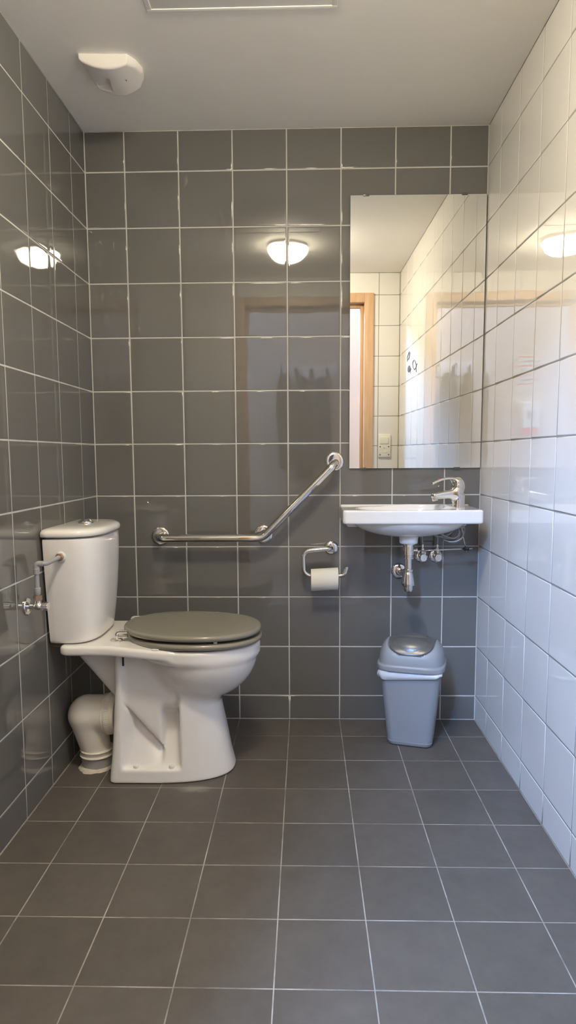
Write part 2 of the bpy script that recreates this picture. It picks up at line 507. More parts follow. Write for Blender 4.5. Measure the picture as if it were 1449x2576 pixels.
# access hatch in the ceiling (a shallow frame, painted over)
hx0, hx1, hy1, hy0 = .392, .902, -.655, -1.16
hatch = thing('ceiling_hatch', ((hx0 + hx1) / 2, (hy0 + hy1) / 2, H), 'square painted access hatch flush in the ceiling above the middle of the room', 'hatch')
g = .004
bw = .014
fr = join(rbox(hx0, hx1, hy1 - bw, hy1, H - .0028, H + .002, .0013, 3), rbox(hx0, hx1, hy0, hy0 + bw, H - .0028, H + .002, .0013, 3),
          rbox(hx0, hx0 + bw, hy0 + bw, hy1 - bw, H - .0028, H + .002, .0013, 3), rbox(hx1 - bw, hx1, hy0 + bw, hy1 - bw, H - .0028, H + .002, .0013, 3))
add('hatch_frame', *fr, M['ceiling'], hatch, auto=40)
add('hatch_panel', *rbox(hx0 + bw - .001, hx1 - bw + .001, hy0 + bw - .001, hy1 - bw + .001, H - .0012, H + .002, .0005, 2), M['ceiling'], hatch, auto=40)

# doorway to the hall with a beech frame
dz = DZ
jy0, jy1 = LY - .135, LY + .012
fr = join(rbox(DX0 - .03, DX0, jy0, jy1, 0, dz + .03, .002), rbox(DX1, DX1 + .03, jy0, jy1, 0, dz + .03, .002),
          rbox(DX0, DX1, jy0, jy1, dz, dz + .03, .002))
door = add('door_1', *fr, M['wood'], auto=40); struct(door)
cw = .062
cas = join(rbox(DX0 - cw, DX0 - .001, LY + .0005, LY + .016, 0, dz + cw, .003), rbox(DX1 + .001, DX1 + cw, LY + .0005, LY + .016, 0, dz + cw, .003),
           rbox(DX0 - .001, DX1 + .001, LY + .0005, LY + .016, dz + .001, dz + cw, .003))
struct(add('architrave', *cas, M['wood'], door, auto=40))
stop = join(rbox(DX0, DX0 + .022, LY - .09, LY - .045, 0, dz, .002), rbox(DX1 - .022, DX1, LY - .09, LY - .045, 0, dz, .002),
            rbox(DX0 + .022, DX1 - .022, LY - .09, LY - .045, dz - .022, dz, .002))
struct(add('door_stop', *stop, M['wood'], door, auto=40))

WX0, WX1, WZ0, WZ1 = -.66, .12, 2.65, 3.3
# the hall outside, seen only in the mirror and in the glaze
HX0, HX1, HY0, HY1, HZ = -1.9, 2.6, -3.72, LY - .125, 3.42
struct(add('wall_hall_south', *join(box(HX0, WX0, HY0 - .1, HY0, 0, HZ), box(WX1, HX1, HY0 - .1, HY0, 0, HZ),
                                    box(WX0, WX1, HY0 - .1, HY0, 0, WZ0), box(WX0, WX1, HY0 - .1, HY0, WZ1, HZ)), M['plaster'], smooth=False))
struct(add('wall_hall_west', *box(HX0 - .1, HX0, HY0, HY1, 0, HZ), M['plaster'], smooth=False))
struct(add('wall_hall_east', *box(HX1, HX1 + .1, HY0, HY1, 0, HZ), M['plaster'], smooth=False))
struct(add('wall_hall_north', *join(box(HX0, DX0 - .03, HY1, HY1 + .004, 0, HZ), box(DX1 + .03, HX1, HY1, HY1 + .004, 0, HZ),
                                    box(DX0 - .03, DX1 + .03, HY1, HY1 + .004, DZ + .03, HZ)), M['plaster'], smooth=False))
struct(add('floor_hall', *box(HX0, HX1, HY0, LY, -.06, -.0015), M['hall_floor'], smooth=False))
struct(add('ceiling_hall', *box(HX0, HX1, HY0, HY1, HZ, HZ + .06), M['ceiling'], smooth=False))
win = struct(add('window_1', *box(WX0, WX1, HY0 - .05, HY0 - .04, WZ0, WZ1), M['pane'], smooth=False))
wy0, wy1, wm = HY0 - .04, HY0 - .01, (WX0 + WX1) / 2
wf = join(box(WX0, WX0 + .04, wy0, wy1, WZ0, WZ1), box(WX1 - .04, WX1, wy0, wy1, WZ0, WZ1), box(WX0 + .04, WX1 - .04, wy0, wy1, WZ0, WZ0 + .04),
          box(WX0 + .04, WX1 - .04, wy0, wy1, WZ1 - .04, WZ1), box(wm - .02, wm + .02, wy0, wy1, WZ0 + .04, WZ1 - .04))
struct(add('window_frame', *wf, M['window_frame'], win, smooth=False))

# ------------------------------------------------------------------ lamps
def dome_lamp(x, y, z, r, h, label, m):
    t = thing('ceiling_lamp', (x, y, z), label, 'lamp')
    add('lamp_base', *lathe([(r * .98, 0), (r * .98, -.016), (r * .9, -.018)], (x, y, z)), M['lamp_base'], t, auto=40)
    pr = [(r * math.cos(a), -.018 - (h - .018) * math.sin(a)) for a in np.linspace(0, PI / 2, 12)]
    add('diffuser', *lathe([(r * .9, -.018)] + pr, (x, y, z)), m, t)
    return t
dome_lamp(.72, -1.37, H, .118, .098, 'round white dome lamp glowing on the washroom ceiling', M['lamp'])
M['fill_lamp_hall'] = mat('opal_hall_fill_lamp', (.85, .82, .75), .3, emit=(1.0, .84, .66), estr=78.0)
dome_lamp(1.5, -3.0, HZ, .15, .1, 'round white dome lamp, added unseen on the hall ceiling as fill light', M['fill_lamp_hall'])  # added, unseen: brightens the hall walls and fills the washroom from the front

# ------------------------------------------------------------------ toilet
YC = -.40
toilet = thing('toilet', (.36, YC, 0), 'white ceramic close-coupled toilet with grey-brown lid closed, against left wall', 'toilet')
ZT = lambda x: .462 - .085 * np.clip(x - .2, 0, .2) - .02 * np.clip(x - .4, 0, .3)
def pan_f(X, Y, Z):
    x, y, z = X, np.abs(Y - YC), Z
    zt = ZT(x)
    # bowl
    bowl = s_ell(x, y, z, (.467, 0, .405), (.184, .166, .162))
    bowl = smax(bowl, z - .42, .01)
    # rim
    ang_a = np.where(x > .43, .231, .20)
    rim2 = (np.sqrt(((x - .43) / ang_a)**2 + (y / .176)**2) - 1) * .18
    rim = smax(smax(rim2, z - zt, .012), (zt - .052) - z, .022)
    # shelf under the cistern
    shw = .172 + .008 * np.clip((x - .2) / .2, 0, 1)
    sh = smax(smax(y - shw, smax(.040 - x, x - .40, .02), .03), smax(z - zt, (zt - .031) - z, .012), .012)
    # pedestal
    xf = np.interp(z, [0, .06, .12, .2, .25, .30, .5], [.574, .560, .549, .533, .523, .50, .48])
    w = np.interp(z, [0, .02, .06, .12, .2, .3, .46], [.143, .141, .137, .131, .126, .123, .121])
    xb = np.interp(z, [0, .02, .1, .3, .46], [.176, .177, .185, .196, .198])
    x1 = .30
    u = np.clip((x - x1) / (xf - x1), 0, 2)
    ped = ((u**2.5 + (y / w)**2.5)**(1 / 2.5) - 1) * w
    ped = smax(ped, xb - x, .022)
    ped = smax(ped, np.maximum(-z, z - (zt - .012)), .008)
    # hollow in each flank
    zd = .258 - (x - .216) * 1.16
    sg = lambda q: 1 / (1 + np.exp(-np.clip(q, -60, 60)))
    rgt = sg((x - .347) / .0025)
    below = np.maximum(sg((zd - z) / .0042), rgt * sg((.232 - z) / .008))
    zd2 = zd * (1 - rgt) + .155 * rgt
    frac = np.clip((zd2 - z) / np.maximum(zd2 - .048, .03), 0, 1)
    hh = (.106 * (1 - below) + below * (.068 + .050 * frac**1.25))
    xl = .220 + np.clip(.125 - y, 0, .08) * (.25 + .45 * below)
    xr = .407 - np.clip(.125 - y, 0, .08) * .22
    hol = smax(smax(hh - y, smax(xl - x, x - xr, .012), .014), smax(.046 - z, z - .52, .01), .012)
    ped = smax(ped, -hol, .009)
    # trap behind
    trap = s_poly(x, z, [(.028, .44), (.25, .44), (.25, .20), (.185, .252)])
    trap = smax(trap, y - .07, .03)
    # spigot
    sp = smax(np.sqrt(y**2 + (z - .187)**2) - .05, smax(.150 - x, x - .26, .01), .006)
    d = smin(bowl, ped, .022)
    d = smin(d, rim, .010)
    d = smin(d, sh, .012)
    d = smin(d, trap, .008)
    d = np.minimum(d, sp)
    return smax(d, -z, .004)
sdf('pan', pan_f, (.0, YC - .2, -.008), (.69, YC + .2, .48), .0042, M['ceramic'], toilet)

def cist_loop(z, w, d, back, n=3.6, k=64):
    """D-shaped plan: flat at the wall, full round front corners"""
    out = []
    for i in range(k + 1):
        a = -PI / 2 + PI * i / k
        c, s = math.cos(a), math.sin(a)
        px = back + .035 + (d - back - .035) * abs(c)**(2 / n); py = w * math.copysign(abs(s)**(2 / n), s)
        out.append((px, YC + py, z))
    for q in range(1, 5):
        t = q / 5 * PI / 2
        out.append((back + .035 - (.035 - .012) * q / 5 - .012 * 0, YC + w, z)) if q < 4 else None
    out.append((back + .003, YC + w - .003, z)); out.append((back, YC + w - .012, z))
    out.append((back, YC - w + .012, z)); out.append((back + .003, YC - w + .003, z))
    for q in range(3, 0, -1): out.append((back + .035 - (.035 - .012) * q / 5, YC - w, z))
    return np.array(out)
zc = [(.4645, -.014), (.4655, -.006), (.469, -.0015), (.476, 0), (.50, 0), (.55, 0), (.62, 0), (.69, 0), (.75, 0), (.79, 0), (.7985, -.0006), (.8002, -.003)]
cl = []
for z, ins in zc:
    f = (z - .465) / .335
    w = .150 + .030 * min(1, f * 1.05)**.8; dd = .145 + .030 * min(1, f * 1.25)**.55 - .004 * max(0, f - .6)
    cl.append(cist_loop(z, w + ins, dd + ins, .006 - ins * .3, 3.2))
cistern = add('cistern', *loft(cl), M['ceramic'], toilet, auto=50)
cl = []
for z, ins in [(.8062, -.016), (.8052, -.006), (.8062, -.0005), (.8095, .0022), (.818, .0022), (.8235, -.0005), (.8275, -.006), (.8300, -.013), (.8322, -.03), (.8338, -.05), (.8348, -.075)]:
    cl.append(cist_loop(z, .183 + ins, .1785 + ins, .003 - ins * .35, 3.1))
clid = add('cistern_lid', *loft(cl), M['ceramic'], cistern, auto=60)
bx, by, bz = .092, YC - .015, .8350
btn = add('flush_button', *lathe([(.0235, -.004), (.0245, .003), (.0228, .006), (.0175, .0088), (.0155, .0115), (.0125, .0138), (.006, .0146), (0, .0147)], (bx, by, bz)), M['chrome'], clid, auto=40)
btn['label'] = 'chrome dual flush button'

def egg(xa, xb, hw, z, ins=0.0, n=96, sq=2.25, xc=.43):
    out = []
    for i in range(n):
        a = 2 * PI * i / n; c, s = math.cos(a), math.sin(a)
        ax = (xb - xc) if c > 0 else (xc - xa)
        e = sq if c > 0 else 2.12
        px = xc + (ax - ins) * math.copysign(abs(c)**(2 / e), c)
        py = (hw - ins) * math.copysign(abs(s)**(2 / e), s)
        out.append((px, YC + py, z))
    return np.array(out)
def tilt(V, k=-.02, x0=.43):
    V = np.array(V, float); V[:, 2] += k * (V[:, 0] - x0); return V
sz = .4495                                    # seat underside at mid length
def plate(z0, z1, xa, xb, hw, r, dome=0.0):
    L = []
    for a in np.linspace(-PI / 2, 0, 6): L.append(egg(xa, xb, hw, z0 + r + r * math.sin(a), r - r * math.cos(a)))
    for a in np.linspace(0, PI / 2, 6): L.append(egg(xa, xb, hw, z1 - r + r * math.sin(a), r - r * math.cos(a)))
    for q in (.03, .07, .12, .16): L.append(egg(xa, xb, hw, z1 + dome * (1 - (1 - q / .17)**2), r + q * .98))
    return loft(L)
V, F = plate(sz, sz + .019, .222, .667, .179, .009)
seat = add('seat', tilt(V), F, M['seat'], toilet)
V, F = plate(sz + .0265, sz + .046, .209, .665, .177, .0092, .002)
lid = add('lid', tilt(V), F, M['seat'], toilet)
for bx_, by_ in ((.345, -.165), (.545, -.128), (.345, .165), (.545, .128)):
    zz = sz - .02 * (bx_ - .43)
    add('seat_bumper', *rbox(bx_ - .011, bx_ + .011, YC + by_ - .006, YC + by_ + .006, float(ZT(bx_)) - .0015, zz + .003, .002), M['rubber'], seat, auto=40)['label'] = 'white rubber bumper'
for bx_, by_ in ((.53, -.145), (.53, .145)):
    zz = sz + .019 - .02 * (bx_ - .43)
    add('lid_bumper', *rbox(bx_ - .006, bx_ + .006, YC + by_ - .005, YC + by_ + .005, zz - .001, zz + .0085, .001), M['rubber'], lid, auto=40)['label'] = 'white rubber bumper'
for s in (-1, 1):
    hy = YC + s * .098; hx = .205; zb = float(ZT(hx)) - .0005
    hg = join(lathe([(.019, 0), (.019, .004), (.016, .007), (.010, .0085), (.0065, .010)], (hx, hy, zb)),
              tube(fillet([(hx, hy, zb + .008), (hx, hy, zb + .030), (hx + .036, hy, zb + .030)], .010), .0062, 16),
              tube([(hx + .004, hy, zb + .014), (hx + .036, hy, zb + .014)], .0045, 12))
    add('hinge', *hg, M['chrome'], toilet, auto=40)['label'] = 'chrome seat hinge'
    pan_bolts = [(.082, .118), (.232, .128)]
    for bx_, by_ in pan_bolts:
        yy = YC + s * by_; zt_ = float(ZT(bx_)) - .0305
        nb = add('fixing_nut', *lathe([(.011, .002), (.011, -.004), (.008, -.009)], (bx_, yy, zt_), seg=6), M['rubber'], toilet, auto=30)
        nb['label'] = 'white plastic wing nut under shelf'
        ln = .012 if bx_ < .15 else .034
        add('fixing_bolt', *lathe([(.0034, 0), (.0034, -ln), (.0025, -ln - .001)], (bx_, yy, zt_ - .006), seg=12), M['bolt'], nb, auto=30)['label'] = 'dark threaded bolt'
    for bx_ in (.262, .378):
        add('bolt_cap', *lathe([(.0095, -.004), (.0095, .005), (.008, .0075), (.004, .0085), (0, .0087)], (bx_, YC + s * .121, .0465), seg=20), M['rubber'], toilet, auto=40)['label'] = 'white floor bolt cap'

# waste pipe behind the pan
PY = YC - .012
wp = thing('waste_pipe', (.098, PY, 0), 'white plastic waste pipe bend between the toilet and floor', 'pipe')
def bend_f(x, y, z):
    a = s_cap(x, y, z, (.20, PY, .186), (.073, PY, .184), .0635)
    a = smax(a, x - .145, .002)
    b = s_cap(x, y, z, (.074, PY, .178), (.099, PY, .05), .063, .0475)
    d = smin(a, b, .010)
    return smax(d, .048 - z, .002)
sdf('bend', bend_f, (.0, PY - .075, .04), (.16, PY + .075, .26), .004, M['pvc'], wp)
ribs = []
seg = 180; prof = [(.064, .132), (.0665, .133), (.0665, .137), (.0645, .1385), (.0645, .1405), (.0675, .142), (.0675, .146), (.066, .147)]
add('collar', *lathe([(r, h) for r, h in prof], (0, PY, .186), (1, 0, 0), 60), M['pvc'], wp, auto=30)
loops = []
for xx, r, amp in ((.146, .066, 0), (.147, .0695, .0008), (.160, .0695, .0008), (.161, .069, 0), (.173, .068, 0), (.176, .066, 0), (.176, .054, 0), (.150, .054, 0)):
    lp = []
    for k in range(seg):
        a = 2 * PI * k / seg; rr = r + (amp if k % 2 else -amp * .6)
        lp.append((xx, PY + rr * math.cos(a), .186 + rr * math.sin(a)))
    loops.append(lp)
add('ribbed_nut', *loft(loops, False, False), M['pvc'], wp, auto=25)
sk = thing
add('rubber_lip', *lathe([(.047, .066), (.054, .066), (.0562, .0635), (.0545, .0605), (.050, .058), (.050, .049), (.0555, .048), (.0575, .0455), (.0555, .0425), (.050, .040), (.048, .036)], (.1, PY, 0), seg=48), M['pvc'], wp, auto=35)
add('socket', *lathe([(.051, .044), (.0515, .03), (.0512, .0), (.05, -.0003)], (.1, PY, 0), seg=48), M['grey_pvc'], wp, auto=40)['label'] = 'grey pipe socket'
lp = []
for r, z in ((.0505, .0095), (.055, .0085), (.060, .005), (.0635, .0003)):
    row = []
    for k in range(72):
        a = 2 * PI * k / 72
        wv = .0032 * math.sin(3 * a + 1) + .002 * math.sin(7 * a + 2) + .0012 * math.sin(15 * a)
        t = (r - .0505) / .013
        row.append((.1 + (r + wv * t) * math.cos(a), PY + (r + wv * t) * math.sin(a), z * (1 + 28 * wv * (1 - t)) if z > .001 else z))
    lp.append(row)
add('mastic_ring', *loft(lp, False, False), M['mastic'], wp)['label'] = 'ragged cream mastic around pipe foot'

# stop valve on the left wall and the grey supply pipe
vx, vy, vz = .034, -.69, .618
sv = thing('stop_valve', (0, vy, vz), 'chrome angle stop valve with round rosette on the left wall', 'valve')
add('rosette', *lathe([(.0255, .0005), (.0255, .003), (.0235, .0052), (.016, .006), (.012, .0085), (.0095, .0095)], (0, vy, vz), (1, 0, 0)), M['chrome'], sv, auto=35)
def valve_f(x, y, z):
    a = smax(np.sqrt((y - vy)**2 + (z - vz)**2) - .0085, smax(.006 - x, x - .05, .002), .002)
    b = smax(np.sqrt((x - vx)**2 + (y - vy)**2) - .0085, smax(vz - z, z - (vz + .02), .002), .002)
    return smin(smin(a, b, .005), np.sqrt((x - vx)**2 + (y - vy)**2 + (z - vz)**2) - .0115, .004)
sdf('valve_body', valve_f, (.004, vy - .016, vz - .016), (.055, vy + .016, vz + .024), .0012, M['chrome'], sv)
kn = []
for xx, r in ((.044, .0095), (.0455, .0125), (.063, .0125), (.0645, .0115)):
    kn.append([(xx, vy + (r - (.0012 if k % 4 == 0 else 0)) * math.cos(2 * PI * k / 32), vz + (r - (.0012 if k % 4 == 0 else 0)) * math.sin(2 * PI * k / 32)) for k in range(32)])
add('knob', *loft(kn), M['chrome'], sv, auto=30)

sp = thing('supply_pipe', (vx, vy, vz + .02), 'bent grey plastic water pipe from the wall valve to the cistern', 'pipe')
add('brass_nut', *lathe([(.0105, vz + .018), (.0125, vz + .019), (.0125, vz + .032), (.0105, vz + .033)], (vx, vy, 0), seg=6), M['brass'], sp, smooth=False)['label'] = 'dull brass nut'
ix, iy, iz = .064, YC - .177, .747
P = fillet([(vx, vy, vz + .032), (vx, vy, iz - .003), (vx + .028, vy + .004, iz - .004), (ix, iy - .012, iz)], [.009, .012], 8)
add('pipe', *tube(P, .0068, 24), M['grey_pipe'], sp, auto=40)
add('pipe_socket', *lathe([(.0072, vz + .033), (.0092, vz + .036), (.0092, vz + .054), (.0088, vz + .0555), (.007, vz + .056)], (vx, vy, 0), seg=28), M['grey_pipe'], sp, auto=35)
add('elbow', *join(lathe([(.0072, iz - .034), (.0092, iz - .033), (.0092, iz - .018), (.007, iz - .016)], (vx, vy, 0), seg=28),
                   tube(fillet([(vx, vy, iz - .03), (vx, vy, iz - .003), (vx + .020, vy + .0028, iz - .0037)], .008), .0083, 24)), M['grey_pipe'], sp, auto=35)
dvec = np.array([ix, iy, iz]) - np.array([vx + .028, vy + .004, iz - .004]); dvec /= np.linalg.norm(dvec)
add('inlet_nut', *lathe([(.0108, -.016), (.0128, -.015), (.0128, -.004), (.011, -.003)], (ix, iy, iz), (0, 1, 0), seg=6), M['brass'], sp, smooth=False)['label'] = 'brown inlet nut'
add('inlet_washer', *lathe([(.0165, .004), (.0165, -.003), (.0145, -.0055), (.012, -.0062)], (ix, iy, iz), (0, 1, 0), seg=32), M['rubber'], sp, auto=40)['label'] = 'white plastic washer'

# ------------------------------------------------------------------ grab rail
gr = thing('grab_rail', (.246, 0, .741), 'polished steel grab rail, level then angled up, on the dark tiled wall', 'grab rail')
G1, G2, G3 = (.246, 0, .741), (.650, 0, .747), (.926, 0, 1.028)
ry = -.072
P = fillet([(G1[0], -.004, G1[2]), (G1[0], ry, G1[2]), (.650, ry, .741), (.926, ry, 1.022), (.926, -.004, 1.026)], [.030, .055, .030], 10)
add('rail', *tube(P, .0152, 32), M['steel'], gr, auto=60)
for G in (G1, G2, G3):
    add('flange', *lathe([(.0365, 0.0005), (.0365, .002), (.0355, .0045), (.033, .0065), (.027, .0075), (.018, .0078)], G, (0, -1, 0), 48), M['steel'], gr, auto=35)
add('stub', *tube([(G2[0], -.004, G2[2]), (.6505, ry, .742)], .0105, 20), M['steel'], gr, auto=40)

# ------------------------------------------------------------------ paper holder and roll
th = thing('toilet_roll_holder', (.912, 0, .695), 'chrome hook-shaped toilet roll holder on the dark tiled wall', 'toilet roll holder')
hyy = -.058
K = [(.913, -.004, .694), (.913, hyy, .698), (.806, hyy, .688), (.806, hyy, .593), (.962, hyy, .593), (.971, hyy, .628)]
add('hook', *tube(fillet(K, [.016, .024, .030, .030], 10), .0082, 24), M['chrome'], th, auto=60)
add('rosette', *lathe([(.0275, .0005), (.0275, .003), (.0262, .0065), (.022, .0095), (.014, .011), (.0095, .0112)], (.914, 0, .694), (0, -1, 0), 40), M['chrome'], th, auto=35)
# roll hangs on the bar (bar at the top of the core)
ra, rc = .0425, .0195
cz = .593 + .0084 - rc - .003; cy_ = hyy
roll = thing('toilet_roll', (.886, cy_, cz), 'cream toilet paper roll hanging on the chrome hook', 'toilet roll')
tl = .055
def roll_ring(x, r, off=0.0):
    return [(x, cy_ + r * math.cos(2 * PI * k / 64), cz + (x - .886) * tl + r * math.sin(2 * PI * k / 64)) for k in range(64)]
x0r, x1r = .834, .938
add('paper', *loft([roll_ring(x0r, rc + .001), roll_ring(x0r, ra - .002), roll_ring(x0r + .001, ra), roll_ring(x1r - .001, ra), roll_ring(x1r, ra - .002), roll_ring(x1r, rc + .001), roll_ring(x0r, rc + .001)], False, False), M['paper'], roll, auto=40)
M['card'] = mat('brown_card', (.42, .33, .24), .9)
add('core', *loft([roll_ring(x0r + .001, rc), roll_ring(x1r - .001, rc), roll_ring(x1r - .001, rc + .0012), roll_ring(x0r + .001, rc + .0012)], False, False), M['card'], roll, auto=40)['label'] = 'brown cardboard core'
sh = []
for x in (x0r, x1r):
    row = []
    for k in range(9):
        a = -1.75 - .06 * k
        row.append((x, cy_ + (ra + .0009) * math.cos(a + .35) - .0, cz + (x - .886) * tl + (ra + .0009) * math.sin(a + .35)))
    sh.append(row)
Vv = np.array(sh).reshape(-1, 3); Ff = [(k, k + 1, 9 + k + 1, 9 + k) for k in range(8)]
add('loose_end', Vv, Ff, M['paper'], roll)

# ------------------------------------------------------------------ mirror
mx0, mx1, mz0, mz1 = .981, 1.4815, 1.0, 1.999
mr = thing('mirror', ((mx0 + mx1) / 2, -.008, mz0), 'frameless rectangular wall mirror above the washbasin', 'mirror')
MYAW, MPIT = .0085, .004
V, F = rbox(mx0, mx1, -.0105, -.0055, mz0, mz1, .0012, 2)
def mtilt(V):
    V = np.array(V, float); cx, cz_ = (mx0 + mx1) / 2, (mz0 + mz1) / 2
    V[:, 1] += MYAW * (V[:, 0] - cx) - MPIT * (V[:, 2] - cz_); return V
me_o = add('glass', mtilt(V), F, [M['mirror'], M['mirror_edge']], mr, smooth=False)
for p in me_o.data.polygons: p.material_index = 0 if (p.normal.y < -.98 and p.area > .01) else 1
for cx_, top in ((1.04, 1), (1.40, 1), (1.035, 0), (1.392, 0)):
    zc_ = mz1 if top else mz0
    a, b = (zc_ - .004, zc_ + .003) if top else (zc_ - .004, zc_ + .004)
    V, F = join(rbox(cx_ - .011, cx_ + .011, -.0135, -.0117, a, b, .0006, 2), rbox(cx_ - .011, cx_ + .011, -.0125, .0005, zc_ + (.0005 if top else -.0035), zc_ + (.003 if top else -.0008), .0006, 2))
    add('mirror_clip', mtilt(V), F, M['clip'], mr, auto=40)['label'] = 'small dark metal clip'

# ------------------------------------------------------------------ washbasin
BX0, BX1, BYF, BZ0, BZ1 = .946, 1.440, -.245, .808, .858
basin = thing('washbasin', (1.193, 0, BZ0), 'small white ceramic wall-hung washbasin under the mirror', 'washbasin')
def basin_f(x, y, z):
    xm = (BX0 + BX1) / 2; 
    yf = BYF + .010 * ((x - xm) / .25)**2
    slab = smax(smax(np.abs(x - xm) - (BX1 - BX0) / 2, smax(yf - y, y + .0008, .004), .014), smax(BZ0 - z, z - BZ1, .005), .008)
    under = s_ell(x, y, z, (1.196, -.122, .818), (.212, .118, .068))
    under = smax(under, y + .0008, .004)
    boss = smax(np.sqrt((x - 1.194)**2 + (y + .128)**2) - (.0335 + .06 * (z - .725)), smax(.726 - z, z - .80, .004), .006)
    app = s_box(x, y, z, (1.01, -.035, .798), (.042, .034, .018), .012)
    app2 = s_box(x, y, z, (1.38, -.035, .798), (.042, .034, .018), .012)
    d = smin(slab, smin(under, boss, .006), .004)
    d = smin(d, np.minimum(app, app2), .004)
    # inside of the bowl
    q = (((np.abs(x - 1.160) / .158)**2.8 + (np.abs(y + .132) / .090)**2.8)**(1 / 2.8))
    dep = BZ1 - .062 * np.clip(1 - np.clip(q, 0, 1)**3.2, 0, 1)
    hol = smax((q - 1) * .09, np.minimum(dep + .004, BZ1 + .01) * 0 + (BZ1 - .058 * np.clip(1 - q**4, 0, 1)) - z, .012)
    d = smax(d, -hol, .009)
    # raised back ledge
    led = s_box(x, y, z, (xm, -.012, .859), ((BX1 - BX0) / 2 - .004, .011, .004), .003)
    return smin(d, led, .004)
sdf('basin', basin_f, (.935, -.255, .72), (1.45, .004, .87), .0034, M['ceramic'], basin)
add('drain', *lathe([(.021, 0), (.021, .003), (.016, .0055), (0, .006)], (1.165, -.130, .8005)), M['chrome'], basin, auto=40)['label'] = 'chrome drain plug'

# mixer tap
TX, TY, TZ = 1.368, -.122, BZ1
tap = thing('mixer_tap', (TX, TY, TZ), 'chrome single-lever mixer tap on right end of the washbasin', 'tap')
def tapbody(x, y, z):
    yy = (y - TY)
    # oval column leaning back
    cx = TX + .006 - .10 * (z - TZ) * 0
    r = np.interp(z, [TZ, TZ + .01, TZ + .05, TZ + .08], [.0245, .0232, .0235, .022])
    col = (np.sqrt(((x - cx) / 1.02)**2 + (yy / .95)**2) - r)
    col = smax(col, smax((TZ - .002) - z, z - (TZ + .074 - (x - TX) * .9 * np.clip((x - TX + .01) / .03, 0, 1)), .003), .003)
    s1 = s_cap(x, y, z, (TX - .004, TY, TZ + .056), (TX - .082, TY - .012, TZ + .045), .0222, .0142)
    s1 = smax(s1, z - (TZ + .0705 + .20 * (x - TX) * 1.0), .005)
    return smin(col, s1, .014)
sdf('tap_body', tapbody, (TX - .11, TY - .035, TZ - .004), (TX + .04, TY + .035, TZ + .09), .0017, M['chrome'], tap)
add('aerator', *lathe([(.0095, .0), (.0112, -.002), (.0112, -.010), (.0098, -.0115), (.0090, -.0095), (0, -.0095)], (TX - .082, TY - .012, TZ + .0375), (-.25, 0, 1), 32), M['chrome'], tap, auto=35)
def lever_f(x, y, z):
    yy = y - TY
    cap = s_ell(x, y, z, (TX + .006, TY, TZ + .076), (.0235, .0215, .034))
    cap = smax(cap, (TZ + .071 - (x - TX) * .9 * np.clip((x - TX + .01) / .03, 0, 1)) - z, .003)
    # arched, flattened handle
    d = None
    pts = [(.006, .098), (-.014, .1065), (-.036, .1075), (-.058, .1030), (-.078, .0945), (-.089, .0885)]
    for (a, za), (b, zb) in zip(pts[:-1], pts[1:]):
        ddx, ddz = b - a, zb - za; L2 = ddx**2 + ddz**2
        t = np.clip(((x - TX - a) * ddx + (z - TZ - za) * ddz) / L2, 0, 1)
        e = np.sqrt((x - TX - a - t * ddx)**2 + (z - TZ - za - t * ddz)**2)
        wy = np.maximum(np.abs(yy + .004 * np.clip((TX - x) / .09, 0, 1)) - .0095, 0)
        q = np.sqrt(e**2 + wy**2) - .0042
        d = q if d is None else np.minimum(d, q)
    d = smin(d, cap, .014)
    web = s_cap(x, y, z, (TX - .010, TY, TZ + .078), (TX - .018, TY, TZ + .103), .006, .0055)
    return smin(d, web, .008)
lever = sdf('lever', lever_f, (TX - .105, TY - .03, TZ + .03), (TX + .04, TY + .03, TZ + .125), .0016, M['chrome'], tap)
add('hot_mark', *lathe([(.0042, 0), (.0042, .0015), (.003, .0022), (0, .0024)], (TX - .066, TY - .004, TZ + .1035), (-.35, 0, 1), 20), M['red'], lever, auto=40)['label'] = 'red hot-water dot'
add('lift_rod', *join(lathe([(.0022, .0), (.0022, .045)], (TX + .020, TY + .030, TZ), seg=12), lathe([(.0, .043), (.004, .0435), (.0062, .047), (.0065, .050), (.005, .054), (0, .0555)], (TX + .020, TY + .030, TZ), seg=20)), M['chrome'], tap, auto=60)['label'] = 'chrome lift rod with ball knob'

# bottle trap
bxx, byy = 1.194, -.128
bt = thing('bottle_trap', (bxx, byy, .53), 'chrome bottle trap hanging below the middle of the washbasin', 'drain trap')
add('waste_fitting', *lathe([(.022, .728), (.026, .7255), (.026, .7225), (.0195, .720), (.0205, .717), (.0205, .684), (.0185, .682), (.0185, .677), (.0198, .676), (.0198, .670), (.0140, .669)], (bxx, byy, 0)), M['chrome'], bt, auto=35)
add('side_knob', *lathe([(.0065, .016), (.0065, .027), (.0085, .0275), (.0085, .033), (.006, .034)], (bxx, byy, .700), (1, -.15, 0), 20), M['chrome'], bt, auto=35)
add('tailpiece', *lathe([(.0138, .67), (.0138, .628)], (bxx, byy, 0)), M['chrome'], bt, auto=35)
add('trap_nut', *lathe([(.0145, .631), (.0185, .630), (.0185, .6215), (.0165, .620)], (bxx, byy, 0), seg=32), M['chrome'], bt, auto=30)
add('trap_bell', *lathe([(.0160, .622), (.0190, .619), (.0205, .612), (.0250, .582), (.0262, .573), (.0255, .571), (.019, .5705)], (bxx, byy, 0)), M['chrome'], bt, auto=35)
cup = []
for z, r, fl in ((.574, .0185, 0), (.570, .0190, .6), (.556, .0190, .75), (.548, .0165, .6), (.543, .011, .3), (.5415, .004, 0)):
    row = []
    for k in range(48):
        a = 2 * PI * k / 48
        rr = r * (1 - fl * .10 * (1 + math.cos(4 * a)) / 2)
        row.append((bxx + rr * math.cos(a), byy + rr * math.sin(a), z))
    cup.append(row)
add('trap_cup', *loft(cup), M['chrome'], bt, auto=40)
add('outlet_pipe', *tube(fillet([(bxx, byy, .606), (bxx - .006, byy + .04, .606), (1.180, -.002, .602)], .03), .0135, 24), M['chrome'], bt, auto=50)
